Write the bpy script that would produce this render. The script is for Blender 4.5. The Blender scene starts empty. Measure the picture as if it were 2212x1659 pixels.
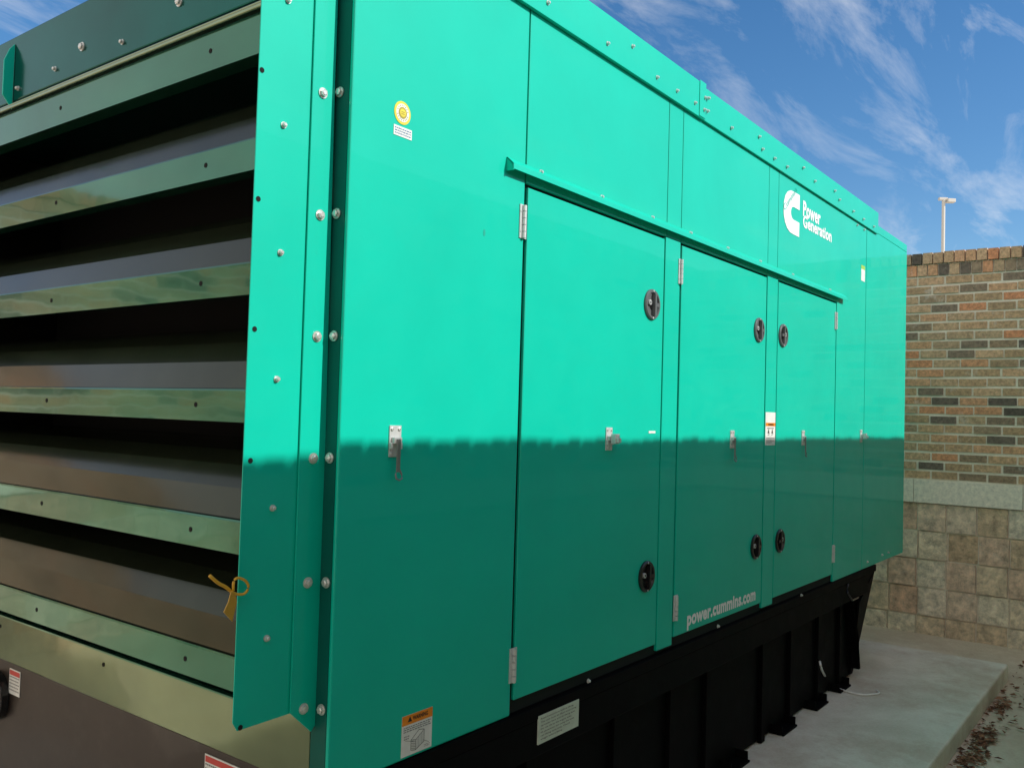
import bpy, bmesh, math, random
from mathutils import Vector, Matrix
random.seed(7)
SC = bpy.context.scene
COL = SC.collection

# ------------------------------------------------------------------ camera
W, H, F = 2212.0, 1659.0, 1916.0
CX, CY = W/2, H/2
vx = Vector((1454, -110, -F)).normalized()
vy = Vector((-2526, 7, -F)); vy = (vy - vx*vy.dot(vx)).normalized()
vz = vx.cross(vy)
M = Matrix((vx, vy, vz))            # camera -> world
def ray(px, py): return (M @ Vector((px-CX, -(py-CY), -F))).normalized()
EYE = 1.6
d = ray(706, 1715); t = (0.695-EYE)/d.z
CAM = Vector((0, 0, 0.695)) - d*t
def onY(px, py, y=0.0):
    r = ray(px, py); return CAM + r*((y-CAM.y)/r.y)
def onX(px, py, x=0.0):
    r = ray(px, py); return CAM + r*((x-CAM.x)/r.x)
def onZ(px, py, z=0.0):
    r = ray(px, py); return CAM + r*((z-CAM.z)/r.z)
cd = bpy.data.cameras.new("camera"); cam = bpy.data.objects.new("camera", cd); COL.objects.link(cam)
cd.sensor_width = 36; cd.lens = F/W*36; cd.clip_end = 3000; cd.clip_start = 0.05
cam.matrix_world = Matrix.Translation(CAM) @ M.to_4x4()
SC.camera = cam

# ------------------------------------------------------------------ materials
def newmat(name):
    m = bpy.data.materials.new(name); m.use_nodes = True
    nt = m.node_tree; b = nt.nodes['Principled BSDF']
    return m, nt, b
def N(nt, typ, **kw):
    n = nt.nodes.new(typ)
    for k, v in kw.items():
        if k in n.inputs: n.inputs[k].default_value = v
        else: setattr(n, k, v)
    return n
def ramp(nt, stops):
    r = nt.nodes.new('ShaderNodeValToRGB'); e = r.color_ramp.elements
    while len(e) < len(stops): e.new(0.5)
    for i, (p, c) in enumerate(stops):
        e[i].position = p; e[i].color = (*c, 1) if len(c) == 3 else c
    return r
def paint(name, col, rough=0.3, coat=0.6, ior=1.5, metal=0.0, var=0.12, bump=0.02, coatr=0.05, dust=0.0, bscale=1.7, spec=0.5, stretch=None):
    m, nt, b = newmat(name); L = nt.links
    tc = N(nt, 'ShaderNodeTexCoord')
    n1 = N(nt, 'ShaderNodeTexNoise', Scale=2.2, Detail=6.0, Roughness=0.6); L.new(tc.outputs['Object'], n1.inputs['Vector'])
    lo = tuple(c*(1-var) for c in col); hi = tuple(min(1, c*(1+var)) for c in col)
    r = ramp(nt, [(0.3, lo), (0.7, hi)]); L.new(n1.outputs['Fac'], r.inputs['Fac'])
    out = r.outputs['Color']
    if dust > 0:
        n3 = N(nt, 'ShaderNodeTexNoise', Scale=9.0, Detail=9.0, Roughness=0.75); L.new(tc.outputs['Object'], n3.inputs['Vector'])
        r3 = ramp(nt, [(0.5, (0, 0, 0)), (0.8, (dust, dust, dust))]); L.new(n3.outputs['Fac'], r3.inputs['Fac'])
        mx = N(nt, 'ShaderNodeMixRGB'); L.new(r3.outputs['Color'], mx.inputs['Fac']); L.new(out, mx.inputs['Color1'])
        mx.inputs['Color2'].default_value = (0.35, 0.36, 0.32, 1); out = mx.outputs['Color']
        ra = N(nt, 'ShaderNodeMapRange'); ra.inputs['To Min'].default_value = rough*0.85; ra.inputs['To Max'].default_value = min(1, rough*1.3+dust)
        L.new(n3.outputs['Fac'], ra.inputs['Value']); L.new(ra.outputs[0], b.inputs['Roughness'])
    else: b.inputs['Roughness'].default_value = rough
    L.new(out, b.inputs['Base Color'])
    n2 = N(nt, 'ShaderNodeTexNoise', Scale=bscale, Detail=3.0)
    if stretch:
        mp = N(nt, 'ShaderNodeMapping'); mp.inputs['Scale'].default_value = stretch
        L.new(tc.outputs['Object'], mp.inputs['Vector']); L.new(mp.outputs[0], n2.inputs['Vector'])
    else: L.new(tc.outputs['Object'], n2.inputs['Vector'])
    bp = N(nt, 'ShaderNodeBump', Strength=min(1, bump*10), Distance=0.004); L.new(n2.outputs['Fac'], bp.inputs['Height'])
    L.new(bp.outputs['Normal'], b.inputs['Normal']); L.new(bp.outputs['Normal'], b.inputs['Coat Normal'])
    b.inputs['Metallic'].default_value = metal; b.inputs['Specular IOR Level'].default_value = spec
    b.inputs['Coat Weight'].default_value = coat; b.inputs['Coat Roughness'].default_value = coatr
    b.inputs['IOR'].default_value = ior
    return m
def flat(name, col, rough=0.5, metal=0.0):
    m, nt, b = newmat(name); L = nt.links
    tc = N(nt, 'ShaderNodeTexCoord'); n1 = N(nt, 'ShaderNodeTexNoise', Scale=40.0, Detail=4.0); L.new(tc.outputs['Object'], n1.inputs['Vector'])
    r = ramp(nt, [(0.3, tuple(c*0.88 for c in col)), (0.7, col)]); L.new(n1.outputs['Fac'], r.inputs['Fac'])
    L.new(r.outputs['Color'], b.inputs['Base Color'])
    b.inputs['Roughness'].default_value = rough; b.inputs['Metallic'].default_value = metal
    return m
GREEN = paint('green_paint', (0.0, 0.52, 0.375), rough=0.45, coat=0.32, var=0.05, bump=0.016, coatr=0.02, dust=0.006, ior=1.4, spec=0.22)
GREEND = paint('shaded_green_paint', (0.0, 0.11, 0.085), rough=0.5, coat=0.05, var=0.15, bump=0.01, dust=0.02, spec=0.2)  # same green, darkened in the colour to shade the corner strip
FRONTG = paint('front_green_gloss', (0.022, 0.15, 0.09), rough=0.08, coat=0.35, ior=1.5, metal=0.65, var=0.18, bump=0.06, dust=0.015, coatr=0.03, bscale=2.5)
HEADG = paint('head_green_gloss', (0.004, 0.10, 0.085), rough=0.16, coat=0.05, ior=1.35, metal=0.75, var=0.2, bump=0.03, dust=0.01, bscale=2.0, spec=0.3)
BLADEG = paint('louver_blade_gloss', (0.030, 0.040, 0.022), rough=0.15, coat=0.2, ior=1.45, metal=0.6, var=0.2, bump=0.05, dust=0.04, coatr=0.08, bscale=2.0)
BLACK = paint('black_base_paint', (0.002, 0.002, 0.0025), rough=0.6, coat=0.0, ior=1.25, var=0.3, dust=0.006, spec=0.25)
BROWNB = paint('brown_black_base_paint', (0.022, 0.016, 0.013), rough=0.32, coat=0.22, var=0.3, dust=0.10)
SILL = paint('sill_gloss', (0.22, 0.30, 0.17), rough=0.10, coat=0.4, ior=1.5, metal=0.7, var=0.2, bump=0.07, dust=0.05, bscale=2.5, coatr=0.03)
VOID = flat('dark_interior', (0.002, 0.002, 0.002), 0.9)
GAP = flat('dark_gap', (0.001, 0.006, 0.005), 0.9)
STEEL = flat('bolt_steel', (0.75, 0.75, 0.72), 0.3, 0.6)
STEEL2 = flat('dull_stainless', (0.68, 0.70, 0.70), 0.36, 0.35)
STEEL3 = flat('dark_latch_steel', (0.25, 0.26, 0.26), 0.36, 0.5)
PLASTIC = flat('handle_plastic', (0.12, 0.13, 0.135), 0.3)
PLASTB = flat('black_and_shaded_plastic', (0.012, 0.012, 0.014), 0.25)
WHITE = flat('white_print', (0.96, 0.97, 0.96), 0.45)
LABELW = flat('label_white', (0.82, 0.84, 0.80), 0.4)
PLATE = flat('plate_pale', (0.62, 0.70, 0.58), 0.4)
ORANGE = flat('label_orange', (0.88, 0.27, 0.01), 0.4)
RED = flat('label_red', (0.6, 0.06, 0.05), 0.4)
YELL = flat('label_yellow', (0.78, 0.66, 0.05), 0.4)
INK = flat('black_ink', (0.015, 0.015, 0.015), 0.5)
GREY = flat('grey_ink', (0.22, 0.22, 0.22), 0.5)
TAGY = flat('yellow_plastic', (0.68, 0.38, 0.02), 0.4)
TAGD = flat('dark_yellow_plastic', (0.48, 0.28, 0.03), 0.4)

# ------------------------------------------------------------------ mesh builder
class MB:
    def __init__(s): s.v = []; s.f = []; s.m = []
    def box(s, x0, x1, y0, y1, z0, z1, m=0):
        i = len(s.v)
        s.v += [(x0,y0,z0),(x1,y0,z0),(x1,y1,z0),(x0,y1,z0),(x0,y0,z1),(x1,y0,z1),(x1,y1,z1),(x0,y1,z1)]
        for f in ((0,3,2,1),(4,5,6,7),(0,1,5,4),(1,2,6,5),(2,3,7,6),(3,0,4,7)):
            s.f.append(tuple(i+k for k in f)); s.m.append(m)
    def prism(s, pts, off, m=0):           # pts: 3D polygon, off: vector
        i = len(s.v); n = len(pts); off = Vector(off)
        s.v += [tuple(p) for p in pts] + [tuple(Vector(p)+off) for p in pts]
        s.f.append(tuple(range(i, i+n))); s.m.append(m)
        s.f.append(tuple(range(i+2*n-1, i+n-1, -1))); s.m.append(m)
        for k in range(n):
            a, b = k, (k+1) % n
            s.f.append((i+a, i+n+a, i+n+b, i+b)); s.m.append(m)
    def cyl(s, c, ax, r, h, seg=20, m=0, r2=None, sc=(1,1)):
        c = Vector(c); ax = Vector(ax).normalized()
        u = Vector((0,0,1)) if abs(ax.z) < 0.9 else Vector((1,0,0))
        a = ax.cross(u).normalized(); b = ax.cross(a)
        r2 = r if r2 is None else r2
        i = len(s.v)
        for rr, hh in ((r,0),(r2,h)):
            for k in range(seg):
                q = 2*math.pi*k/seg
                s.v.append(tuple(c + ax*hh + a*(math.cos(q)*rr*sc[0]) + b*(math.sin(q)*rr*sc[1])))
        s.f.append(tuple(i+k for k in range(seg))[::-1]); s.m.append(m)
        s.f.append(tuple(i+seg+k for k in range(seg))); s.m.append(m)
        for k in range(seg):
            s.f.append((i+k, i+(k+1)%seg, i+seg+(k+1)%seg, i+seg+k)); s.m.append(m)
    def tube(s, pts, r, seg=8, m=0):
        pts = [Vector(p) for p in pts]; i = len(s.v); n = len(pts)
        for k, p in enumerate(pts):
            t = (pts[min(k+1,n-1)] - pts[max(k-1,0)]).normalized()
            u = Vector((0,0,1)) if abs(t.z) < 0.9 else Vector((1,0,0))
            a = t.cross(u).normalized(); b = t.cross(a)
            for j in range(seg):
                q = 2*math.pi*j/seg; s.v.append(tuple(p + a*math.cos(q)*r + b*math.sin(q)*r))
        for k in range(n-1):
            for j in range(seg):
                a0 = i+k*seg+j; a1 = i+k*seg+(j+1)%seg
                s.f.append((a0, a1, a1+seg, a0+seg)); s.m.append(m)
        s.f.append(tuple(i+j for j in range(seg))); s.m.append(m)
        s.f.append(tuple(i+(n-1)*seg+j for j in range(seg))[::-1]); s.m.append(m)
    def strip(s, prof, y0, y1, m=0):       # open profile (x,z) extruded along y
        i = len(s.v)
        for (x, z) in prof: s.v += [(x, y0, z), (x, y1, z)]
        for k in range(len(prof)-1):
            s.f.append((i+2*k, i+2*k+1, i+2*k+3, i+2*k+2)); s.m.append(m)
    def poly(s, pts, m=0):
        i = len(s.v); s.v += [tuple(p) for p in pts]; s.f.append(tuple(range(i, i+len(pts)))); s.m.append(m)
    def text(s, body, corner, ex, ez, w, h, m=0, bold=0.0, space=None):
        c = bpy.data.curves.new('t', 'FONT'); c.body = body; c.size = 1; c.offset = bold; c.resolution_u = 3
        c.space_character = space or (1.0 + bold*1.6)
        o = bpy.data.objects.new('t', c); COL.objects.link(o)
        bpy.context.view_layer.update()
        me = bpy.data.meshes.new_from_object(o.evaluated_get(bpy.context.evaluated_depsgraph_get()))
        vs = [v.co.copy() for v in me.vertices]
        x0 = min(v.x for v in vs); x1 = max(v.x for v in vs); y0 = min(v.y for v in vs); y1 = max(v.y for v in vs)
        corner = Vector(corner); ex = Vector(ex); ez = Vector(ez); i = len(s.v)
        for v in vs:
            a = (v.x-x0)/(x1-x0)*w; b = (v.y-y0)/(y1-y0)*h
            s.v.append(tuple(corner + ex*a + ez*b))
        for p in me.polygons: s.f.append(tuple(i+k for k in p.vertices)); s.m.append(m)
        bpy.data.objects.remove(o); bpy.data.curves.remove(c); bpy.data.meshes.remove(me)
    def mesh(s, name, mats):
        me = bpy.data.meshes.new(name); me.from_pydata(s.v, [], s.f)
        for x in mats: me.materials.append(x)
        for p, k in zip(me.polygons, s.m): p.material_index = k
        return me
    def build(s, name, mats, parent=None, bevel=0, solid=0, smooth=False, fixn=True):
        if not isinstance(mats, (list, tuple)): mats = [mats]
        me = s.mesh(name, mats)
        if fixn:
            bm = bmesh.new(); bm.from_mesh(me); bmesh.ops.recalc_face_normals(bm, faces=bm.faces); bm.to_mesh(me); bm.free()
        if smooth:
            for p in me.polygons: p.use_smooth = True
        o = bpy.data.objects.new(name, me); COL.objects.link(o); o.parent = parent
        if solid:
            k = o.modifiers.new('solid', 'SOLIDIFY'); k.thickness = solid; k.offset = 0
        if bevel:
            k = o.modifiers.new('bevel', 'BEVEL'); k.width = bevel; k.segments = 2; k.limit_method = 'ANGLE'; k.angle_limit = math.radians(40)
            k.harden_normals = False
        return o
def tag(o, label=None, cat=None, group=None, kind=None):
    for k, v in (('label', label), ('category', cat), ('group', group), ('kind', kind)):
        if v: o[k] = v
    return o
def empty(name, loc=(0,0,0)):
    o = bpy.data.objects.new(name, None); COL.objects.link(o); o.location = loc; o.empty_display_size = 0.2
    return o

# ------------------------------------------------------------------ generator
G = empty('generator')
tag(G, 'large teal green standby generator enclosure on a black base, standing on the concrete pad', 'generator')
L_END = 5.36; WID = 2.15
ZB, ZS, ZR = 0.70, 2.86, 3.0        # sheet bottom, roof seam, fascia top
ZD0, ZD1 = 0.742, 2.30              # doors
def sx(px, py=900): return onY(px, py).x
X_C1 = sx(1127, 700)
X_D1R = sx(1431, 800); X_D2L = sx(1464, 850); X_D2R = sx(1653, 850); X_D3L = sx(1677, 850); X_D3R = sx(1805, 800)
X_END = sx(1868, 800)
# backing frame and core
b = MB(); b.box(0.012, L_END-0.01, 0.013, 0.03, ZB, ZS); b.build('inner_frame', GAP, G)
b = MB(); b.box(0.42, L_END-0.02, 0.03, WID, ZB, ZS-0.01); b.build('interior_core', VOID, G)
# corner panel with its forward return
g = 0.003
b = MB(); b.box(0.0, X_C1-g, 0.0, 0.012, ZB, ZS); b.build('corner_panel', GREEN, G, bevel=0.004)
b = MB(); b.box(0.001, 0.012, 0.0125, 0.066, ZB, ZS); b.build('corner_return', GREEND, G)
def panel(name, x0, x1, z0, z1, par=G, y0=0.0, bev=0.0015):
    b = MB(); b.box(x0, x1, y0, 0.012, z0, z1); return b.build(name, GREEN, par, bevel=bev)
XU1 = sx(1443, 400); XU2 = sx(1474, 400); XU3 = sx(1661, 450); XU4 = sx(1682, 450)
g = 0.0025
panel('upper_panel', X_C1+0.003, XU1-g, 2.312, ZS); panel('upper_strip', XU1+g, XU2-g, 2.312, ZS)
panel('upper_panel', XU2+g, XU3-g, 2.312, ZS); panel('upper_strip', XU3+g, XU4-g, 2.312, ZS)
b = MB()
b.prism([(XU4+g,0,2.312),(X_D3R+0.006,0,2.312),(X_D3R+0.006,0,ZB),(X_END-0.004,0,ZB),(X_END-0.004,0,ZS),(XU4+g,0,ZS)], (0,0.012,0))
b.build('upper_panel', GREEN, G, bevel=0.0015)
panel('door_post', X_D1R+0.004, X_D2L-0.004, 0.715, 2.31); panel('door_post', X_D2R+0.005, X_D3L-0.004, 0.715, 2.31)
panel('end_panel', X_END+0.004, L_END, ZB, ZS)
doors = [panel('door', X_C1+0.014, X_D1R-0.005, ZD0, ZD1, bev=0.003), panel('door', X_D2L+0.012, X_D2R-0.006, ZD0, ZD1, bev=0.003),
         panel('door', X_D3L+0.006, X_D3R-0.006, ZD0, ZD1, bev=0.003)]
# far end wall and back wall
b = MB(); b.box(L_END-0.01, L_END-0.002, 0.0125, WID, ZB, ZS); b.box(0.0, L_END-0.01, WID, WID+0.01, ZB, ZS); b.build('rear_panel', GREEN, G)
# roof
xj = sx(1516, 200); xr = sx(1893, 480)
b = MB(); b.box(0.30, xr, 0.0, WID+0.03, ZS+0.002, ZR-0.012); b.build('roof', GREEN, G)
def fascia(x0, x1, zt, yo):
    b = MB(); b.prism([(x0,yo,ZS-0.012),(x0,yo,zt-0.01),(x0,yo+0.012,zt),(x0,0.3,zt+0.012),(x0,0.3,zt-0.0),(x0,0.0,zt-0.012),(x0,-0.002,ZS-0.012)], (x1-x0,0,0))
    return b.build('roof_fascia', GREEN, G, bevel=0.0015)
fascia(0.28, xj, ZR+0.004, -0.016); fascia(xj+0.004, xr, ZR-0.004, -0.013)
b = MB(); b.box(xr+0.002, L_END+0.004, 0.03, WID, ZS, ZS+0.075); b.box(xr+0.002, L_END, 0.0, 0.03, ZS+0.002, ZS+0.055); b.build('roof_end', GREEN, G, bevel=0.003)
b = MB(); b.box(xj-0.055, xj+0.003, -0.019, -0.0165, ZS-0.008, ZR); b.build('joint_plate', GREEN, G, bevel=0.001)
# drip rail over the doors
xl0, xl1 = 0.615, sx(1822, 640)
b = MB(); P = [(0.0,2.366),(-0.004,2.366),(-0.026,2.346),(-0.028,2.328),(-0.025,2.328),(-0.023,2.343),(-0.003,2.361),(0.0,2.361)]
b.prism([(xl0, y, z) for y, z in P], (xl1-xl0, 0, 0))
b.prism([(xl0,0.0,2.366),(xl0,-0.004,2.366),(xl0,-0.028,2.345),(xl0,-0.028,2.324),(xl0,0,2.324)], (0.003,0,0))
b.build('drip_rail', GREEN, G, bevel=0.0008)

# bolts (shared mesh, each bolt a part)
def bolt_mesh(r=0.0105, name='bolt'):
    b = MB(); b.cyl((0,0,0),(0,-1,0), r*1.25, 0.0025, 20); b.cyl((0,-0.0025,0),(0,-1,0), r*0.95, 0.006, 6, r2=r*0.88); b.cyl((0,-0.0085,0),(0,-1,0), r*0.75, 0.0015, 12, r2=r*0.5)
    return b.mesh(name, [STEEL])
BM = bolt_mesh(); BMS = bolt_mesh(0.0062, 'small_bolt')
def bolt(p, small=False, facing='y', par=G, name='bolt'):
    o = bpy.data.objects.new(name, BMS if small else BM); COL.objects.link(o); o.parent = par
    o.location = p
    o.rotation_euler = (0, random.uniform(0,1) if facing == 'y' else 0, 0)
    if facing == 'x': o.rotation_euler = (0, 0, -math.pi/2)
    return o
_h = MB(); _h.cyl((0,0,0), (0,-1,0), 0.0062, 0.0006, 18); HM = _h.mesh('rivet_hole', [VOID])
def hole(p, facing='y', par=G):
    o = bpy.data.objects.new('rivet_hole', HM); COL.objects.link(o); o.parent = par; o.location = p
    if facing == 'x': o.rotation_euler = (0, 0, -math.pi/2)
for px, py in ((1183,7),(1312,95),(1366,101),(1419,168),(1462,197),(1501,223),(1580,277),(1640,296),(1647,323),(1673,343),(1700,361),(1735,363),(1760,392),(1803,413),(1813,432),(1843,457),(1865,474),(1887,490)):
    bolt(onY(px, py, -0.016), small=True)
for px, py in ((1523,212),(1530,213),(1521,238),(1528,241)):
    bolt(onY(px, py, -0.019), small=True)
for px, py in ((1851,487),(1866,497),(1873,1213),(1905,1198),(1918,1193)):
    bolt(onY(px, py, 0.0), small=True)
for px, py in ((1173,371),(1304,426),(1413,470),(1495,504),(1575,537),(1645,566),(1715,594),(1795,627)):
    p = onY(px, py, -0.02); bolt(Vector((p.x, -0.011, 2.357)), small=True)

# door furniture
def handle(cpx, cpy, door, flip, shaded):
    c = onY(cpx, cpy, -0.006); y0 = 0.0; x, z = c.x, c.z
    b = MB(); R = 0.058
    seg = 40; prof = [(R,0),(R,-0.006),(R*0.93,-0.010),(R*0.80,-0.010),(R*0.74,-0.004),(R*0.70,-0.0015)]
    i = len(b.v)
    for rr, yy in prof:
        for k in range(seg):
            q = 2*math.pi*k/seg; b.v.append((x+rr*math.cos(q), y0+yy, z+rr*math.sin(q)))
    for j in range(len(prof)-1):
        for k in range(seg):
            b.f.append((i+j*seg+k, i+j*seg+(k+1)%seg, i+(j+1)*seg+(k+1)%seg, i+(j+1)*seg+k)); b.m.append(0)
    b.f.append(tuple(i+(len(prof)-1)*seg+k for k in range(seg))); b.m.append(1 if shaded else 0)
    s = -1 if flip else 1
    b.cyl((x+s*0.010, y0-0.0020, z), (0,-1,0), 0.030, 0.0006, 28, 1, sc=(1,0.75))
    o = b.build('handle', [PLASTB if shaded else PLASTIC, PLASTB], door)
    b = MB()                                     # T lever and keyed cap
    b.box(x+s*0.008-0.006, x+s*0.008+0.006, y0-0.017, y0-0.002, z-0.042, z+0.042, 0)
    b.box(min(x+s*0.008, x+s*0.038), max(x+s*0.008, x+s*0.038), y0-0.015, y0-0.003, z-0.007, z+0.007, 0)
    b.cyl((x-s*0.022, y0-0.0016, z+0.006), (0,-1,0), 0.010, 0.008, 18, 1)
    b.cyl((x-s*0.022, y0-0.0096, z+0.006), (0,-1,0), 0.005, 0.001, 12, 0)
    b.cyl((x, y0-0.01, z+0.051), (0,-1,0), 0.004, 0.001, 10, 1); b.cyl((x, y0-0.01, z-0.051), (0,-1,0), 0.004, 0.001, 10, 1)
    b.build('lever', [PLASTB if shaded else PLASTIC, STEEL2], door, bevel=0.002)
handle(1410, 658, doors[0], False, False); handle(1398, 1245, doors[0], False, True)  # lower handles: same plastic, their shade put into a black colour
handle(1641, 713, doors[1], False, False); handle(1634, 1181, doors[1], False, True)
handle(1693, 725, doors[2], True, False); handle(1686, 1168, doors[2], True, True)
def hinge(px, py, h, door):
    c = onY(px, py, -0.006); b = MB()
    b.box(c.x-0.017, c.x+0.017, -0.0035, -0.0005, c.z-h/2, c.z+h/2)
    n = 5
    for k in range(n): b.cyl((c.x, -0.007, c.z-h/2+k*h/n+0.001), (0,0,1), 0.0065, h/n-0.003, 12)
    for s in (-1, 1):
        for q in (-.3, .3): b.cyl((c.x+s*0.0125, -0.0036, c.z+q*h), (0,-1,0), 0.003, 0.0015, 8)
    b.build('hinge', STEEL2, door)
hinge(1132, 479, 0.103, doors[0]); hinge(1110, 1437, 0.103, doors[0])
hinge(1472, 587, 0.10, doors[1]); hinge(1461, 1313, 0.10, doors[1])
hinge(1807, 693, 0.10, doors[2]); hinge(1801, 1196, 0.10, doors[2])
def hasp(px, py, par, kind):
    c = onY(px, py, -0.005); x, z = c.x, c.z
    b = MB(); b.box(x-0.021, x+0.021, -0.0035, -0.0004, z-0.040, z+0.040, 0)
    for a in (-1, 1):
        for q in (-1, 1): b.cyl((x+a*0.013, -0.0035, z+q*0.031), (0,-1,0), 0.0048, 0.003, 10, 1)
    b.box(x-0.014, x+0.014, -0.014, -0.0035, z-0.006, z+0.010, 0)
    b.box(x-0.021, x-0.012, -0.009, -0.0035, z-0.020, z-0.004, 0); b.box(x+0.012, x+0.021, -0.009, -0.0035, z-0.020, z-0.004, 0)
    h = b.build('hasp', [STEEL2, STEEL], par, bevel=0.0008)
    b = MB()
    if kind == 'open':
        b.box(x-0.006, x+0.006, -0.018, -0.0145, z-0.078, z+0.006)
        b.tube([(x-0.004,-0.016,z-0.070),(x-0.011,-0.019,z-0.084),(x-0.010,-0.021,z-0.094),(x,-0.022,z-0.098),(x+0.010,-0.021,z-0.094),(x+0.011,-0.019,z-0.084),(x+0.004,-0.016,z-0.070)], 0.0026)
    else:
        b.box(x-0.008, x+0.020, -0.034, -0.0145, z-0.016, z+0.018)
        b.box(x-0.004, x+0.016, -0.043, -0.034, z-0.012, z+0.004)
    b.build('latch_arm', STEEL3 if kind == 'open' else STEEL2, h, bevel=0.001)
hasp(855, 953, G, 'open'); hasp(1317, 948, doors[0], 'box')
hasp(1583, 949, doors[1], 'open'); hasp(1736, 946, doors[2], 'open'); hasp(1861, 942, G, 'box')

# ---- lettering and emblem
ex, ez = Vector((1,0,0)), Vector((0,0,1))
a = onY(1691, 503); c = onY(1727, 418); lx0, lx1 = a.x, c.x
pz0, pz1 = onY(1710, 505).z, onY(1710, 412).z
lw, lh = lx1-lx0, pz1-pz0
pts = [(1.0, 1.0), (0.60, 1.0), (0.42, 0.985), (0.24, 0.92), (0.10, 0.80), (0.02, 0.64), (0.0, 0.48), (0.02, 0.34), (0.10, 0.19), (0.24, 0.07), (0.42, 0.01), (0.60, 0.0), (1.0, 0.0), (1.0, 0.34), (0.66, 0.34)]
for k in range(9):
    q = math.radians(270 - 180*k/8); pts.append((0.62+0.17*math.cos(q), 0.49+0.15*math.sin(q)))
pts += [(0.66, 0.64), (1.0, 0.64)]
b = MB(); b.prism([(lx0+u*lw, -0.0022, pz0+v*lh) for u, v in pts], (0, 0.002, 0))
em = b.build('emblem', WHITE, G)
b = MB(); th = math.radians(38)
b.text('Cummins', (lx0+lw*0.05, -0.0032, pz0+lh*0.42), (math.cos(th),0,math.sin(th)), (-math.sin(th),0,math.cos(th)), lw*1.02, lh*0.15, bold=0.0)
b.build('emblem_script', GREEN, em, fixn=False)
b = MB()
a1 = onY(1734, 467); z1 = onY(1734, 432).z
b.text('Power', (a1.x, -0.0015, a1.z), ex, ez, onY(1772, 470).x-a1.x, (z1-a1.z)*0.98, bold=0.032, space=1.06)
a2 = onY(1734, 491); z2 = onY(1734, 462).z
b.text('Generation', (a2.x, -0.0015, a2.z), ex, ez, onY(1796, 500).x-a2.x, (z2-a2.z)*0.96, bold=0.032, space=1.06)
b.build('lettering', WHITE, G, fixn=False)
b = MB(); a1 = onY(1483, 1362, -0.0); e1 = onY(1631, 1300, -0.0); zt = onY(1487, 1322, -0.0).z
b.text('power.cummins.com', (a1.x, -0.0015, a1.z), ex, ez, e1.x-a1.x, zt-a1.z+0.002, bold=0.045, space=1.05)
b.build('lettering', WHITE, doors[1], fixn=False)

# ---- stickers on the long side
def lines(b, x0, x1, z0, z1, n, y, m, frac=0.45, words=True):
    dz = (z1-z0)/n
    for k in range(n):
        z = z1-(k+0.5)*dz; x = x0
        e = x1 if k % 4 != 3 else x0+(x1-x0)*0.7
        while x < e-0.002:
            w = random.uniform(0.003, 0.011)*((x1-x0)/0.1)**0.5; w = min(w, e-x)
            b.poly([(x,y,z-dz*frac/2),(x+w,y,z-dz*frac/2),(x+w,y,z+dz*frac/2),(x,y,z+dz*frac/2)], m); x += w+0.0022
x0, x1 = onY(867, 1590).x, onY(932, 1580).x; z1 = onY(867, 1549).z; z0 = onY(867, 1637).z
b = MB(); b.box(x0, x1, -0.0012, -0.0002, z0, z1); st = b.build('warning_sticker', LABELW, G)
hz = z1-(z1-z0)*0.235
b = MB(); b.box(x0, x1, -0.0018, -0.0013, hz, z1, 0)
b.poly([(x0+0.020,-0.0024,hz+0.007),(x0+0.036,-0.0024,hz+0.007),(x0+0.028,-0.0024,hz+0.021)], 1)
b.text('WARNING', (x0+0.039,-0.0024,hz+0.008), ex, ez, 0.058, 0.011, m=1, bold=0.03)
lines(b, x0+0.006, x1-0.006, hz-0.020, hz-0.004, 3, -0.0017, 2)
def seg(b, p, q, w, y, m):
    p = Vector((p[0], 0, p[1])); q = Vector((q[0], 0, q[1])); n = (q-p).normalized(); n = Vector((-n.z, 0, n.x))*w/2
    P = [p-n, q-n, q+n, p+n]; b.poly([(v.x, y, v.z) for v in P], m)
cx0, cz0 = x0+0.035, z0+0.012
A = {'a':(0,0),'b':(0.018,-0.004),'c':(0.050,0.010),'d':(0,0.026),'e':(0.018,0.022),'f':(0.050,0.042),'g':(0.030,0.046)}
for p, q in ('ab','bc','ad','be','cf','de','ef','dg','gf'):
    seg(b, (cx0+A[p][0], cz0+A[p][1]), (cx0+A[q][0], cz0+A[q][1]), 0.0013, -0.0017, 1)
for k in range(1, 6): seg(b, (cx0+0.018+k*0.0055, cz0-0.003+k*0.0024), (cx0+0.018+k*0.0055, cz0+0.021+k*0.0034), 0.0009, -0.0018, 1)
for k in range(1, 6): seg(b, (cx0+0.001, cz0+k*0.0043), (cx0+0.017, cz0-0.004+k*0.0043), 0.0009, -0.0018, 1)
seg(b, (x0+0.012, cz0+0.03), (cx0+0.01, cz0+0.02), 0.0008, -0.0018, 1); seg(b, (x1-0.012, cz0+0.004), (cx0+0.045, cz0+0.015), 0.0008, -0.0018, 1)
lines(b, x0+0.008, x0+0.03, z0+0.042, z0+0.054, 2, -0.0018, 2); lines(b, x1-0.03, x1-0.008, z0+0.006, z0+0.014, 2, -0.0018, 2)
b.build('print', [ORANGE, INK, GREY], st, fixn=False)
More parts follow.
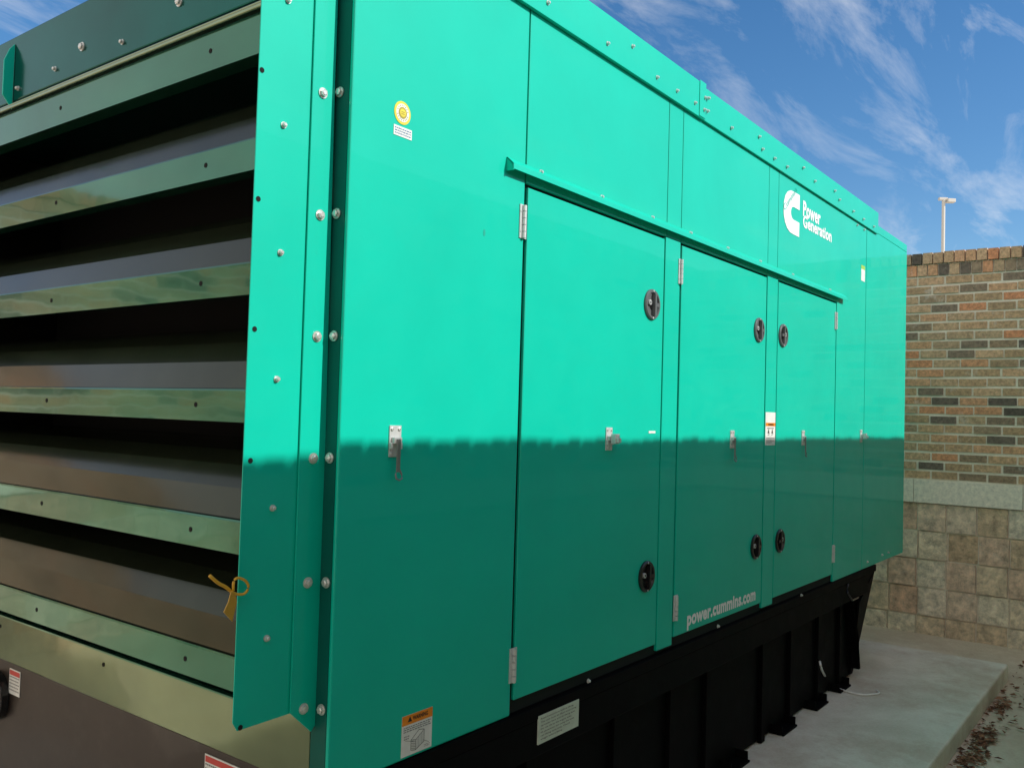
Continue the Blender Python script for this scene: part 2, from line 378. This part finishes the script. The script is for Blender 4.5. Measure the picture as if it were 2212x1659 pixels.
# round yellow seal and the small label below
c = onY(869, 245); b = MB(); b.cyl((c.x, -0.0002, c.z), (0,-1,0), 0.030, 0.001, 40, 0); b.cyl((c.x, -0.0012, c.z), (0,-1,0), 0.0235, 0.0006, 40, 1)
b.cyl((c.x, -0.0018, c.z), (0,-1,0), 0.0150, 0.0006, 30, 2)
b.cyl((c.x, -0.0024, c.z), (0,-1,0), 0.0105, 0.0004, 30, 0)
for k in range(18):
    if k in (0, 9): continue
    q = 2*math.pi*k/18; w = 0.0022; u = Vector((math.cos(q),0,math.sin(q))); v = Vector((-math.sin(q),0,math.cos(q)))
    p = Vector((c.x,-0.0021,c.z)) + u*0.0192; b.poly([p-u*w*0.8-v*w*0.6, p+u*w*0.8-v*w*0.6, p+u*w*0.8+v*w*0.6, p-u*w*0.8+v*w*0.6], 2)
for k in range(2):
    b.box(c.x-0.006, c.x+0.006, -0.0032, -0.0029, c.z-0.004+k*0.005, c.z-0.002+k*0.005, 2)
b.build('round_seal', [YELL, LABELW, flat('seal_olive', (0.40,0.32,0.02))], G)
x0, x1 = onY(850, 280).x, onY(889, 288).x; z1 = onY(850, 268).z; z0 = onY(850, 290).z
b = MB(); b.box(x0, x1, -0.0012, -0.0002, z0, z1, 0); lines(b, x0+0.004, x1-0.004, z0+0.003, z1-0.003, 3, -0.0018, 1); b.build('small_label', [LABELW, flat('blue_ink', (0.12,0.2,0.35))], G, fixn=False)
# narrow caution sticker on the second post
x0, x1 = onY(1653, 925).x, onY(1674, 925).x; z1 = onY(1653, 890).z; z0 = onY(1653, 962).z
b = MB(); b.box(x0, x1, -0.0016, -0.0003, z0, z1); st = b.build('caution_sticker', LABELW, G)
b = MB(); h = z1-z0; b.box(x0+0.002, x1-0.002, -0.0024, -0.0018, z1-h*0.42, z1-h*0.32, 0)
b.text('WARNING', (x0+0.03,-0.0030,z1-h*0.40), ex, ez, 0.07, h*0.06, m=1, bold=0.03)
lines(b, x0+0.008, x1-0.008, z0+h*0.06, z0+h*0.24, 4, -0.0022, 2); lines(b, x0+0.02, x1-0.02, z1-h*0.52, z1-h*0.45, 1, -0.0022, 2)
for u in (0.3, 0.68):
    xx = x0+(x1-x0)*u; zz = z0+h*0.36
    b.poly([(xx-0.012,-0.0022,zz),(xx+0.012,-0.0022,zz),(xx,-0.0022,zz+0.022)], 1); seg(b, (xx-0.01, zz-0.008), (xx+0.012, zz-0.004), 0.003, -0.0022, 1)
b.build('print', [ORANGE, INK, GREY], st, fixn=False)
x0, x1 = onY(1401, 933).x, onY(1415, 933).x; zz = onY(1408, 933).z
b = MB(); b.box(x0, x1, -0.0015, -0.0003, zz-0.005, zz+0.004); b.build('small_label', LABELW, doors[0])
x0, x1 = onY(1860, 590).x, onY(1868, 590).x; z1 = onY(1864, 574).z; z0 = onY(1864, 608).z
b = MB(); b.box(x0, x1, -0.0015, -0.0002, z0, z1-(z1-z0)*0.25, 0); b.box(x0, x1, -0.0015, -0.0002, z1-(z1-z0)*0.25, z1, 1); b.build('small_label', [LABELW, flat('label_lime', (0.35,0.6,0.1))], G)
c = onY(1046, 503); b = MB(); b.cyl((c.x, -0.0002, c.z), (0,-1,0), 0.010, 0.0004, 16, 0, sc=(0.5,1.0)); b.build('scuff', flat('scuff_mark', (0.0,0.38,0.27)), G)

# ------------------------------------------------------------------ louvered hood
XF = -0.20; YH = 0.062; YE = 2.05
lipz = [2.467, 2.185, 1.896, 1.603, 1.304, 0.997]
for k, zc in enumerate(lipz):
    lh2 = 0.037 if k else 0.048
    zt, zb = zc+lh2, zc-lh2
    b = MB()
    prof = [(XF+0.30, zt+0.175), (XF+0.20, zt+0.168), (XF+0.125, zt+0.150), (XF+0.078, zt+0.118), (XF+0.040, zt+0.068), (XF+0.009, zt+0.003), (XF+0.002, zt+0.001)]
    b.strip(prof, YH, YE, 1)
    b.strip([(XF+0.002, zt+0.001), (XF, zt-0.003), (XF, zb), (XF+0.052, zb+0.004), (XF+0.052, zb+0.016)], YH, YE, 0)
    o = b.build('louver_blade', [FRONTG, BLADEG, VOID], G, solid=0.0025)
    for yy in (0.29, 1.04, 1.79): hole((XF-0.0013, yy, zc), 'x', o)
b = MB(); b.box(0.30, 0.31, YH, YE, ZB, 2.8); b.box(0.0, 0.31, YH, YH+0.004, 0.955, 2.8); b.box(-0.19, 0.31, YE, YE+0.004, 0.955, 2.8); b.build('hood_interior', VOID, G)
b = MB()
b.box(XF-0.004, 0.28, YH, YE+0.01, 2.545, 2.755)
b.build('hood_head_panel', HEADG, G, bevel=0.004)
b = MB(); b.box(XF-0.014, XF-0.005, YH, YE+0.01, 2.528, 2.534); b.box(XF-0.016, XF-0.010, YH, YE+0.01, 2.518, 2.5275); b.build('head_flange', SILL, G, bevel=0.002)
for px, py in ((178,102),(388,5),(-60,180)): bolt(onX(px, py, XF-0.004), facing='x', small=False)
for px, py in ((265,92),(120,150),(40,192)): bolt(onX(px, py, XF-0.004), facing='x', small=True)
b = MB(); yb = onX(20, 140, XF-0.02).y
b.prism([(XF-0.005, yb, 2.52),(XF-0.035, yb, 2.56),(XF-0.035, yb, 2.67),(XF-0.02, yb, 2.71),(XF-0.005, yb, 2.73)], (0,0.006,0)); b.build('side_bracket', GREEN, G, bevel=0.001)
b = MB(); b.box(0.0, 0.012, 0.068, WID, 0.69, 0.985); b.build('front_sill_panel', SILL, G, bevel=0.002)
for px, py in ((223,1435),(0,1352)): hole(onX(px, py, -0.001), 'x')
b = MB(); b.box(XF+0.003, 0.0, YH+0.004, YE, 0.94, 0.944); b.build('hood_floor', FRONTG, G)
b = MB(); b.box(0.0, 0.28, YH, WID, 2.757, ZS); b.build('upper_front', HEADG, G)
# hood side cheek
XP = -0.228; zcb = 0.888
b = MB()
b.prism([(XP,0.058,0.905),(XP+0.012,0.058,0.885),(-0.05,0.058,zcb),(-0.004,0.058,zcb),(-0.004,0.058,2.80),(XP,0.058,2.80)], (0,0.003,0))
b.build('hood_cheek', GREEN, G, bevel=0.0006)
tl = onY(682, 10, 0.052); bl = onY(627, 1540, 0.052); bm_ = onY(672, 1580, 0.052); br = onY(687, 1555, 0.052)
b = MB(); b.prism([(bl.x,0.052,bl.z),(bm_.x,0.052,bm_.z),(br.x,0.052,br.z),(-0.014,0.052,2.80),(tl.x,0.052,2.80)], (0,0.0045,0)); b.build('hood_flange', GREEN, G, bevel=0.001)
for px, py in ((697,202),(691,465),(684,727),(676,990),(664,1258),(655,1530)): bolt(onY(px, py, 0.052), par=G)
for px, py in ((735,200),(728,462),(722,726),(713,989),(705,1258),(695,1532)): bolt(onX(px, py, 0.0), facing='x')
for px, py in ((612,271),(605,546),(597,819),(588,1097),(575,1378),(622,2)): bolt(onY(px, py, 0.058), small=True)
for px, py in ((566,152),(558,430),(550,711),(541,995),(519,1571)): hole(onY(px, py, 0.0575))
for px, py in ((710,235),(703,492),(697,757)):
    b = MB(); p = onX(px, py, -0.002); b.box(-0.012, 0.0, p.y-0.008, p.y+0.006, p.z-0.012, p.z+0.012)
    b.build('flange_notch', PLASTB, G, bevel=0.001)  # black block added to stand for a dark cut in the flange

# ------------------------------------------------------------------ black base
YT = 0.09
XB = onY(1838, 1450, YT).x
b = MB(); b.box(0.014, XB, YT, WID-0.1, 0.012, 0.655); b.build('base_tank', BLACK, G, bevel=0.004)
b = MB(); b.box(0.012, onY(1891, 1218).x, -0.006, WID, 0.655, 0.697); b.build('base_rail', BLACK, G, bevel=0.003)
b = MB(); b.box(0.013, XB+0.03, -0.003, 0.06, 0.54, 0.654); b.build('base_rail', BLACK, G, bevel=0.003)
b = MB(); b.box(0.006, 0.0138, 0.0, WID, 0.02, 0.686); b.build('base_front_plate', BROWNB, G, bevel=0.002)
for xq in (0.9, 1.45, 1.9, 2.25, 2.9, 3.3, 3.75, 4.15):
    if xq < XB-0.08:
        b = MB(); b.box(xq, xq+0.05, YT-0.022, YT, 0.004, 0.54); b.build('base_rib', BLACK, G, bevel=0.002)
for px, py in ((1560,1635),(1672,1560),(1745,1510),(1800,1475)):
    p = onZ(px, py, 0.02); b = MB(); b.box(p.x-0.12, p.x+0.08, 0.02, 0.1, 0.002, 0.012); b.box(p.x-0.12, p.x-0.110, 0.03, 0.1, 0.012, 0.05); b.box(p.x+0.070, p.x+0.08, 0.03, 0.1, 0.012, 0.05)
    b.build('base_foot', BLACK, G, bevel=0.001)
b = MB(); xe = onY(1857, 1275, 0.0).x; b.prism([(XB-0.05,0.0,0.653),(onY(1889, 1222).x,0.0,0.653),(xe,0.0,0.50),(XB,YT-0.01,0.02),(XB-0.05,YT-0.01,0.02)], (0,0.012,0))
b.build('end_bracket', BLACK, G, bevel=0.001)
b = MB(); b.prism([(XB-0.04,0.03,0.06),(XB-0.005,0.03,0.06),(xe-0.02,0.03,0.50),(xe,0.03,0.60),(XB-0.04,0.03,0.60)], (0,WID-0.15,0)); b.build('base_end_plate', BLACK, G, bevel=0.001)
b = MB(); pp = [onY(1832, 1262, -0.01), onY(1830, 1280, -0.02), onY(1840, 1296, -0.03), onY(1853, 1290, -0.01)]; b.tube(pp, 0.007); b.build('hose', PLASTB, G)
for px, py in ((1550,1352),(1270,1470),(1730,1285)): bolt(onY(px, py, -0.006), small=True)
yl = -0.007
x0, x1 = onY(1163, 1560, yl).x, onY(1249, 1560, yl).x
z1 = onY(1163, 1547, yl).z; z0 = onY(1163, 1608, yl).z
b = MB(); b.box(x0, x1, yl-0.001, yl+0.0035, z0, z1); npl = b.build('instruction_plate', PLATE, G)
b = MB(); h = z1-z0
txt = ['Read instructions before lifting', 'The unit must be lifted level using', 'spreader bars and all lifting eyes', 'Do not lift by the engine eyes', 'lift generator set using the base', 'rail lifting eyes only. Check', 'weight before lifting']
for k, s in enumerate(txt):
    zz = z1-h*0.16-(k)*h*0.12; b.text(s, (x0+0.012, yl-0.0018, zz), ex, ez, (x1-x0-0.024)*len(s)/36, h*0.07, bold=0.01)
b.build('print', INK, npl, fixn=False)
def fsticker(pxa, pya, pxb, pyb, w, name):
    A = onX(pxa, pya, 0.005); B = onX(pxb, pyb, 0.005)
    y1, y0 = A.y, B.y; z1 = A.z; z0 = z1-w
    b = MB(); b.box(0.0035, 0.0055, y0, y1, z0, z1, 0); b.box(0.003, 0.0034, y0+0.003, y1-0.003, z1-0.02, z1-0.004, 1)
    o = b.build(name, [LABELW, RED], G)
    b = MB()
    for k in range(7):
        zz = z1-0.028-k*0.011
        if zz < z0+0.006: break
        y = y1-0.004
        while y > y0+0.008:
            ww = min(random.uniform(0.003, 0.008), y-y0-0.004); b.poly([(0.0028,y,zz),(0.0028,y-ww,zz),(0.0028,y-ww,zz+0.004),(0.0028,y,zz+0.004)]); y -= ww+0.002
    b.build('print', GREY, o, fixn=False)
fsticker(22, 1442, 45, 1450, 0.085, 'front_sticker'); fsticker(444, 1626, 535, 1666, 0.08, 'front_sticker')
p = onX(-6, 1500, 0.0); b = MB(); b.cyl((0.006, p.y, p.z), (-1,0,0), 0.085, 0.03, 32); b.cyl((-0.024, p.y, p.z), (-1,0,0), 0.05, 0.02, 32); b.build('port_cap', PLASTB, G, bevel=0.004)

# ------------------------------------------------------------------ yellow tag tied to the cheek edge
tg = empty('cable_tie_tag', (onY(505, 1290, 0.05)))
tag(tg, 'yellow plastic tie with a small tag hooked on the lower edge of the louvered hood', 'tag')
def rel(p): return p - tg.location
def smooth_pts(P, n=6):
    out = []
    for i in range(len(P)-1):
        p0, p1, p2, p3 = P[max(i-1,0)], P[i], P[i+1], P[min(i+2,len(P)-1)]
        for k in range(n):
            t = k/n; out.append(0.5*((2*p1)+(-p0+p2)*t+(2*p0-5*p1+4*p2-p3)*t*t+(-p0+3*p1-3*p2+p3)*t**3))
    out.append(P[-1]); return out
b = MB()
loop = [(500,1278),(512,1283),(528,1282),(537,1268),(530,1254),(514,1248),(505,1256),(504,1276)]
b.tube(smooth_pts([rel(onY(px, py, 0.045)) for px, py in loop], 3), 0.0030, 8)
b.tube(smooth_pts([rel(onY(px, py, 0.05)) for px, py in ((502,1280),(488,1268),(470,1258),(453,1243))], 3), 0.0038, 8)
b.build('tie', TAGY, tg, smooth=True)
b = MB(); b.prism([rel(onY(px, py, 0.04)) for px, py in ((500,1277),(509,1284),(512,1300),(502,1342),(484,1322),(494,1300))], (0,0.003,0)); b.build('tag_plate', TAGD, tg)

# ------------------------------------------------------------------ ground and pad
def concrete(name, c0, c1, sc, stain=0.0):
    m, nt, b = newmat(name); L = nt.links
    tc = N(nt, 'ShaderNodeTexCoord')
    n1 = N(nt, 'ShaderNodeTexNoise', Scale=sc, Detail=9.0, Roughness=0.7, Distortion=0.4); L.new(tc.outputs['Object'], n1.inputs['Vector'])
    n2 = N(nt, 'ShaderNodeTexNoise', Scale=70.0, Detail=6.0, Roughness=0.7); L.new(tc.outputs['Object'], n2.inputs['Vector'])
    r = ramp(nt, [(0.32, c0), (0.5, tuple((a+b_)/2 for a, b_ in zip(c0, c1))), (0.66, c1)]); L.new(n1.outputs['Fac'], r.inputs['Fac'])
    mx = N(nt, 'ShaderNodeMixRGB', blend_type='OVERLAY'); mx.inputs['Fac'].default_value = 0.45
    L.new(r.outputs['Color'], mx.inputs['Color1']); L.new(n2.outputs['Fac'], mx.inputs['Color2'])
    out = mx.outputs['Color']
    if stain:
        n3 = N(nt, 'ShaderNodeTexNoise', Scale=1.3, Detail=12.0, Roughness=0.75); L.new(tc.outputs['Object'], n3.inputs['Vector'])
        r3 = ramp(nt, [(0.48, (0,0,0)), (0.62, (stain,stain,stain))]); L.new(n3.outputs['Fac'], r3.inputs['Fac'])
        m3 = N(nt, 'ShaderNodeMixRGB'); L.new(r3.outputs['Color'], m3.inputs['Fac']); L.new(out, m3.inputs['Color1']); m3.inputs['Color2'].default_value = (0.52,0.40,0.30,1); out = m3.outputs['Color']
    L.new(out, b.inputs['Base Color']); b.inputs['Roughness'].default_value = 0.85
    bp = N(nt, 'ShaderNodeBump', Strength=0.6, Distance=0.004); L.new(n2.outputs['Fac'], bp.inputs['Height']); L.new(bp.outputs['Normal'], b.inputs['Normal'])
    return m
PADM = concrete('pad_concrete', (0.64, 0.60, 0.50), (0.86, 0.83, 0.73), 2.2, 0.6)
GRM = concrete('ground_concrete', (0.52, 0.44, 0.33), (0.74, 0.65, 0.52), 1.4, 0.6)
b = MB(); b.poly([(-300,-300,-0.11),(300,-300,-0.11),(300,300,-0.11),(-300,300,-0.11)]); tag(b.build('ground', GRM), kind='structure')
pc = onZ(2178, 1434, 0.0)
b = MB(); b.box(-0.7, pc.x, pc.y, 2.9, -0.12, 0.0); tag(b.build('concrete_pad', PADM, bevel=0.012), kind='structure')

# ------------------------------------------------------------------ enclosure wall
def brickmat(name, stops, bs, bd, rough=0.9, lo=0.6, patch=0.5, thr=0.56, psc=3.0):
    m, nt, b = newmat(name); L = nt.links
    tc = N(nt, 'ShaderNodeTexCoord'); gm = N(nt, 'ShaderNodeNewGeometry')
    r = ramp(nt, stops); r.color_ramp.interpolation = 'LINEAR'; L.new(gm.outputs['Random Per Island'], r.inputs['Fac'])
    n1 = N(nt, 'ShaderNodeTexNoise', Scale=bs, Detail=8.0, Roughness=0.7); L.new(tc.outputs['Object'], n1.inputs['Vector'])
    mr = ramp(nt, [(0.3, (lo,lo,lo)), (0.7, (1.3,1.26,1.2))]); L.new(n1.outputs['Fac'], mr.inputs['Fac'])
    mx = N(nt, 'ShaderNodeMixRGB', blend_type='MULTIPLY'); mx.inputs['Fac'].default_value = 1.0
    L.new(r.outputs['Color'], mx.inputs['Color1']); L.new(mr.outputs['Color'], mx.inputs['Color2'])
    out = mx.outputs['Color']
    n3 = N(nt, 'ShaderNodeTexNoise', Scale=psc, Detail=10.0, Roughness=0.8); L.new(tc.outputs['Object'], n3.inputs['Vector'])
    r3 = ramp(nt, [(thr, (0,0,0)), (thr+0.12, (patch,patch,patch))]); L.new(n3.outputs['Fac'], r3.inputs['Fac'])
    m2 = N(nt, 'ShaderNodeMixRGB'); L.new(r3.outputs['Color'], m2.inputs['Fac']); L.new(out, m2.inputs['Color1']); m2.inputs['Color2'].default_value = (0.72,0.70,0.66,1)
    L.new(m2.outputs['Color'], b.inputs['Base Color']); b.inputs['Roughness'].default_value = rough
    bp = N(nt, 'ShaderNodeBump', Strength=0.9, Distance=bd); L.new(n1.outputs['Fac'], bp.inputs['Height']); L.new(bp.outputs['Normal'], b.inputs['Normal'])
    return m
BR = brickmat('brick_faces', [(0,(0.09,0.08,0.07)),(0.12,(0.22,0.18,0.15)),(0.20,(0.50,0.35,0.22)),(0.42,(0.64,0.43,0.27)),(0.58,(0.74,0.33,0.18)),(0.70,(0.68,0.46,0.30)),(0.85,(0.56,0.41,0.27)),(0.95,(0.28,0.22,0.17))], 38, 0.008, lo=0.5, patch=0.65, thr=0.57)
BLK = brickmat('split_block_faces', [(0,(0.70,0.51,0.36)),(0.3,(0.88,0.74,0.58)),(0.5,(0.92,0.84,0.71)),(0.75,(0.80,0.55,0.42)),(1,(0.90,0.81,0.69))], 16, 0.022, lo=0.42, patch=0.35, psc=6.0)
BND = brickmat('stone_band_faces', [(0,(0.74,0.69,0.60)),(1,(0.80,0.76,0.68))], 30, 0.003, lo=0.8, thr=0.65)
MORT = concrete('mortar', (0.72,0.65,0.54), (0.88,0.81,0.70), 6.0)
XW = onZ(2212, 1403, -0.11).x; YS = -2.2; YN = 4.6; XA = -5.5; ZT = 3.065
EW = empty('brick_wall', (XW, 0, -0.11)); tag(EW, 'tall reddish brown brick wall on tan split faced blocks with a stone band, behind the generator', 'brick wall')
def wl(b, run, t0, t1, d0, d1, z0, z1, m=0):
    """box on a wall run: t along, d towards the inside"""
    o = EW.location
    if run == 'E': b.box(XW-d1-o.x, XW-d0-o.x, t0, t1, z0-o.z, z1-o.z, m)
    if run == 'S': b.box(t0-o.x, t1-o.x, YS+d0, YS+d1, z0-o.z, z1-o.z, m)
    if run == 'N': b.box(t0-o.x, t1-o.x, YN-d1, YN-d0, z0-o.z, z1-o.z, m)
runs = [('E', YS, YN), ('S', XA, XW), ('N', XA-2.5, XW)]
core, br_, cap, blk, bnd = MB(), MB(), MB(), MB(), MB()
Z1, Z2 = 0.972, 1.165; ZC2 = ZT-0.10; ZC1 = ZT-0.20
for rn, t0, t1 in runs:
    ext = 0.3 if rn in 'E' else 0.0
    wl(core, rn, t0-ext, t1+ext, -0.30, 0.0, -0.15, ZT-0.008)
    bw = 0.225; bh = (Z1+0.19)/5
    for r_ in range(5):
        z0 = -0.19+r_*bh; t = t0-(0.5*bw if r_ % 2 else 0.1)
        while t < t1:
            a, c = max(t, t0)+0.006, min(t+bw, t1)-0.006
            if c-a > 0.02: wl(blk, rn, a, c, -0.05, 0.012+random.uniform(-0.006,0.012), z0+0.006, z0+bh-0.006)
            t += bw
    t = t0
    while t < t1:
        c = min(t+0.8, t1); wl(bnd, rn, t+0.002, c-0.002, -0.05, 0.035, Z1+0.003, Z2-0.003); t += 0.8
    n = int(round((ZC1-Z2)/0.076)); rh = (ZC1-Z2)/n
    for r_ in range(n):
        z0 = Z2+r_*rh; t = t0-(0.105 if r_ % 2 else 0)-0.03+random.uniform(-.012,.012)
        while t < t1:
            a, c = max(t, t0)+0.007, min(t+0.21, t1)-0.007
            if c-a > 0.02:
                dz = random.uniform(-0.0025,0.0025); dh = random.uniform(-0.0015, 0.0015)
                wl(br_, rn, a+random.uniform(-.003,.003), c+random.uniform(-.003,.003), -0.04, 0.007+random.uniform(-0.004,0.005), z0+0.0095+dz, z0+rh-0.0095+dz+dh)
            t += 0.21
    for (za, zb, pr, w) in ((ZC1, ZC2, 0.018, 0.082), (ZC2, ZT, 0.032, 0.082)):
        t = t0-0.02 if pr > 0.02 else t0-0.06
        while t < t1:
            a, c = max(t, t0)+0.005, min(t+w, t1)-0.005
            if c-a > 0.015:
                j = random.uniform(-0.004, 0.005)
                wl(cap, rn, a, c, -0.32, pr+random.uniform(-0.003,0.003), za+0.006, zb-0.003+(j if zb == ZT else 0))
            t += w
core.build('mortar_core', MORT, EW, fixn=False); br_.build('brickwork', BR, EW, fixn=False); cap.build('coping', BR, EW, fixn=False)
blk.build('blockwork', BLK, EW, fixn=False); bnd.build('stone_band', BND, EW, fixn=False)

# ------------------------------------------------------------------ lamp post beyond the wall
dist = 24.0
r = ray(2037, 535); tt = dist/Vector((r.x, r.y, 0)).length; pb = CAM + r*tt
r2 = ray(2036, 432); top = CAM + r2*(dist/Vector((r2.x, r2.y, 0)).length)
lp = empty('lamp_post', (pb.x, pb.y, -0.11)); tag(lp, 'slim pale lamp post rising beyond the brick wall', 'lamp post')
hh = top.z+0.11
LPM = flat('pale_post_paint', (0.62, 0.60, 0.56), 0.5)
b = MB(); b.cyl((0,0,0), (0,0,1), 0.055, hh, 16, r2=0.04); b.cyl((0,0,0), (0,0,1), 0.14, 0.03, 20); b.build('post', LPM, lp)
side = (M @ Vector((1,0,0))); side.z = 0; side.normalize()
b = MB(); s = side
nrm = Vector((-s.y, s.x, 0))
def obox(b, c, a0, a1, w, z0, z1, m=0):
    P = [c+s*a0-nrm*w, c+s*a1-nrm*w*0.8, c+s*a1+nrm*w*0.8, c+s*a0+nrm*w]; b.prism([(p.x,p.y,z0) for p in P], (0,0,z1-z0), m)
obox(b, Vector((0,0,0)), -0.12, 0.09, 0.045, hh-0.02, hh+0.05); obox(b, Vector((0,0,0)), 0.07, 0.27, 0.09, hh-0.07, hh+0.02)
b.build('lamp_head', LPM, lp, bevel=0.01)

# ------------------------------------------------------------------ white cable, leaves
cb = [onY(1771, 1428, 0.03), onY(1776, 1448, 0.02), onZ(1788, 1468, 0.02), onZ(1806, 1484, 0.008), onZ(1830, 1493, 0.008), onZ(1865, 1500, 0.008), onZ(1898, 1497, 0.008), onZ(1893, 1491, 0.008)]
b = MB(); o0 = cb[3].copy(); o0.z = 0
b.tube([p-o0 for p in smooth_pts(cb)], 0.0065, 8); o = b.build('cable', flat('white_cable', (0.88,0.88,0.85)), smooth=True); o.location = o0
tag(o, 'thin white cable trailing from the black base onto the concrete pad', 'cable')
b = MB()
def leaf(x, y, z, s):
    q = random.uniform(0, 6.28); u = Vector((math.cos(q), math.sin(q), random.uniform(-.3,.3)))*s; v = Vector((-math.sin(q), math.cos(q), random.uniform(-.4,.4)))*s*0.45
    p = Vector((x, y, z)); up = Vector((0,0,s*0.3))
    b.poly([p-u, p+v*0.9, p+u]); b.poly([p-u, p+u, p-v+up])
for (px, py, n, sp) in ((2160,1530,80,0.09),(2125,1598,130,0.11),(2098,1640,140,0.12),(2150,1560,30,0.2),(2190,1500,25,0.2),(2130,1420,12,0.4)):
    c = onZ(px, py, -0.11)
    for k in range(n):
        leaf(c.x+random.gauss(0, sp*1.0), min(c.y+random.gauss(0, sp*0.30), pc.y-0.02), -0.105+random.uniform(0,0.014), random.uniform(0.010, 0.028))
tag(b.build('dry_leaves', brickmat('dry_leaf', [(0,(0.07,0.035,0.02)),(0.5,(0.20,0.09,0.05)),(1,(0.32,0.17,0.10))], 50, 0.001, patch=0.0), fixn=False), 'scattered brown dry leaves on the ground along the edge of the concrete pad', 'leaves', kind='stuff')

# ------------------------------------------------------------------ light
az = math.radians(20); prof = (ZT-1.53)/(2.2-0.035); el = math.atan(prof*math.cos(az))
S = Vector((math.sin(az)*math.cos(el), -math.cos(az)*math.cos(el), math.sin(el)))
sd = bpy.data.lights.new('sun', 'SUN'); sd.energy = 4.7; sd.angle = math.radians(0.55); sd.color = (1.0, 0.96, 0.89)
so = bpy.data.objects.new('sun', sd); COL.objects.link(so); so.rotation_euler = (-S).to_track_quat('-Z', 'Y').to_euler(); so.location = (0,-5,8)
w = bpy.data.worlds.new("World"); SC.world = w; w.use_nodes = True; nt = w.node_tree; L = nt.links
bg = nt.nodes['Background']; sky = N(nt, 'ShaderNodeTexSky', sky_type='NISHITA'); sky.sun_disc = False
sky.sun_elevation = el; sky.sun_rotation = math.radians(160); sky.air_density = 1.0; sky.dust_density = 0.2; sky.ozone_density = 3.0
tc = N(nt, 'ShaderNodeTexCoord'); sp = N(nt, 'ShaderNodeSeparateXYZ'); L.new(tc.outputs['Generated'], sp.inputs[0])
mz = N(nt, 'ShaderNodeMath', operation='MAXIMUM'); L.new(sp.outputs['Z'], mz.inputs[0]); mz.inputs[1].default_value = 0.0
ad = N(nt, 'ShaderNodeMath', operation='ADD'); L.new(mz.outputs[0], ad.inputs[0]); ad.inputs[1].default_value = 0.12
dx = N(nt, 'ShaderNodeMath', operation='DIVIDE'); dy = N(nt, 'ShaderNodeMath', operation='DIVIDE')
L.new(sp.outputs['X'], dx.inputs[0]); L.new(ad.outputs[0], dx.inputs[1]); L.new(sp.outputs['Y'], dy.inputs[0]); L.new(ad.outputs[0], dy.inputs[1])
cm = N(nt, 'ShaderNodeCombineXYZ'); L.new(dx.outputs[0], cm.inputs[0]); L.new(dy.outputs[0], cm.inputs[1])
mp = N(nt, 'ShaderNodeMapping'); mp.inputs['Rotation'].default_value = (0,0,math.radians(50)); mp.inputs['Scale'].default_value = (0.8, 2.8, 1); mp.inputs['Location'].default_value = (2.3, 0.9, 0)
L.new(cm.outputs[0], mp.inputs['Vector'])
nA = N(nt, 'ShaderNodeTexNoise', Scale=1.7, Detail=14.0, Roughness=0.64, Distortion=0.5); L.new(mp.outputs[0], nA.inputs['Vector'])
nB = N(nt, 'ShaderNodeTexNoise', Scale=0.9, Detail=3.0); L.new(cm.outputs[0], nB.inputs['Vector'])
rA = ramp(nt, [(0.49, (0,0,0)), (0.80, (0.9,0.9,0.9))]); L.new(nA.outputs['Fac'], rA.inputs['Fac'])
rB = ramp(nt, [(0.38, (0.35,0.35,0.35)), (0.62, (1,1,1))]); L.new(nB.outputs['Fac'], rB.inputs['Fac'])
ml = N(nt, 'ShaderNodeMath', operation='MULTIPLY'); L.new(rA.outputs['Color'], ml.inputs[0]); L.new(rB.outputs['Color'], ml.inputs[1])
# unseen bright gradient added behind the camera to lift the ambient light
def grad(axis, f0, f1, t1):
    q = N(nt, 'ShaderNodeMapRange'); q.interpolation_type = 'SMOOTHSTEP'; q.inputs['From Min'].default_value = f0; q.inputs['From Max'].default_value = f1; q.inputs['To Min'].default_value = 0.0; q.inputs['To Max'].default_value = t1
    L.new(sp.outputs[axis], q.inputs['Value']); return q
gx = grad('X', 0.1, -0.6, 0.70); gy = grad('Y', 0.05, -0.6, 0.16)
mg = N(nt, 'ShaderNodeMath', operation='MAXIMUM'); L.new(gx.outputs[0], mg.inputs[0]); L.new(gy.outputs[0], mg.inputs[1])
hs = N(nt, 'ShaderNodeHueSaturation', Saturation=1.25, Value=0.92); L.new(sky.outputs[0], hs.inputs['Color'])
mxc = N(nt, 'ShaderNodeMixRGB'); L.new(ml.outputs[0], mxc.inputs['Fac']); L.new(hs.outputs[0], mxc.inputs['Color1']); mxc.inputs['Color2'].default_value = (6.8, 6.8, 6.9, 1)
mx2 = N(nt, 'ShaderNodeMixRGB'); L.new(mg.outputs[0], mx2.inputs['Fac']); L.new(mxc.outputs[0], mx2.inputs['Color1']); mx2.inputs['Color2'].default_value = (8.8, 7.9, 6.6, 1)
L.new(mx2.outputs[0], bg.inputs['Color']); bg.inputs['Strength'].default_value = 0.15
SC.view_settings.view_transform = 'Standard'; SC.view_settings.look = 'None'; SC.view_settings.exposure = 0
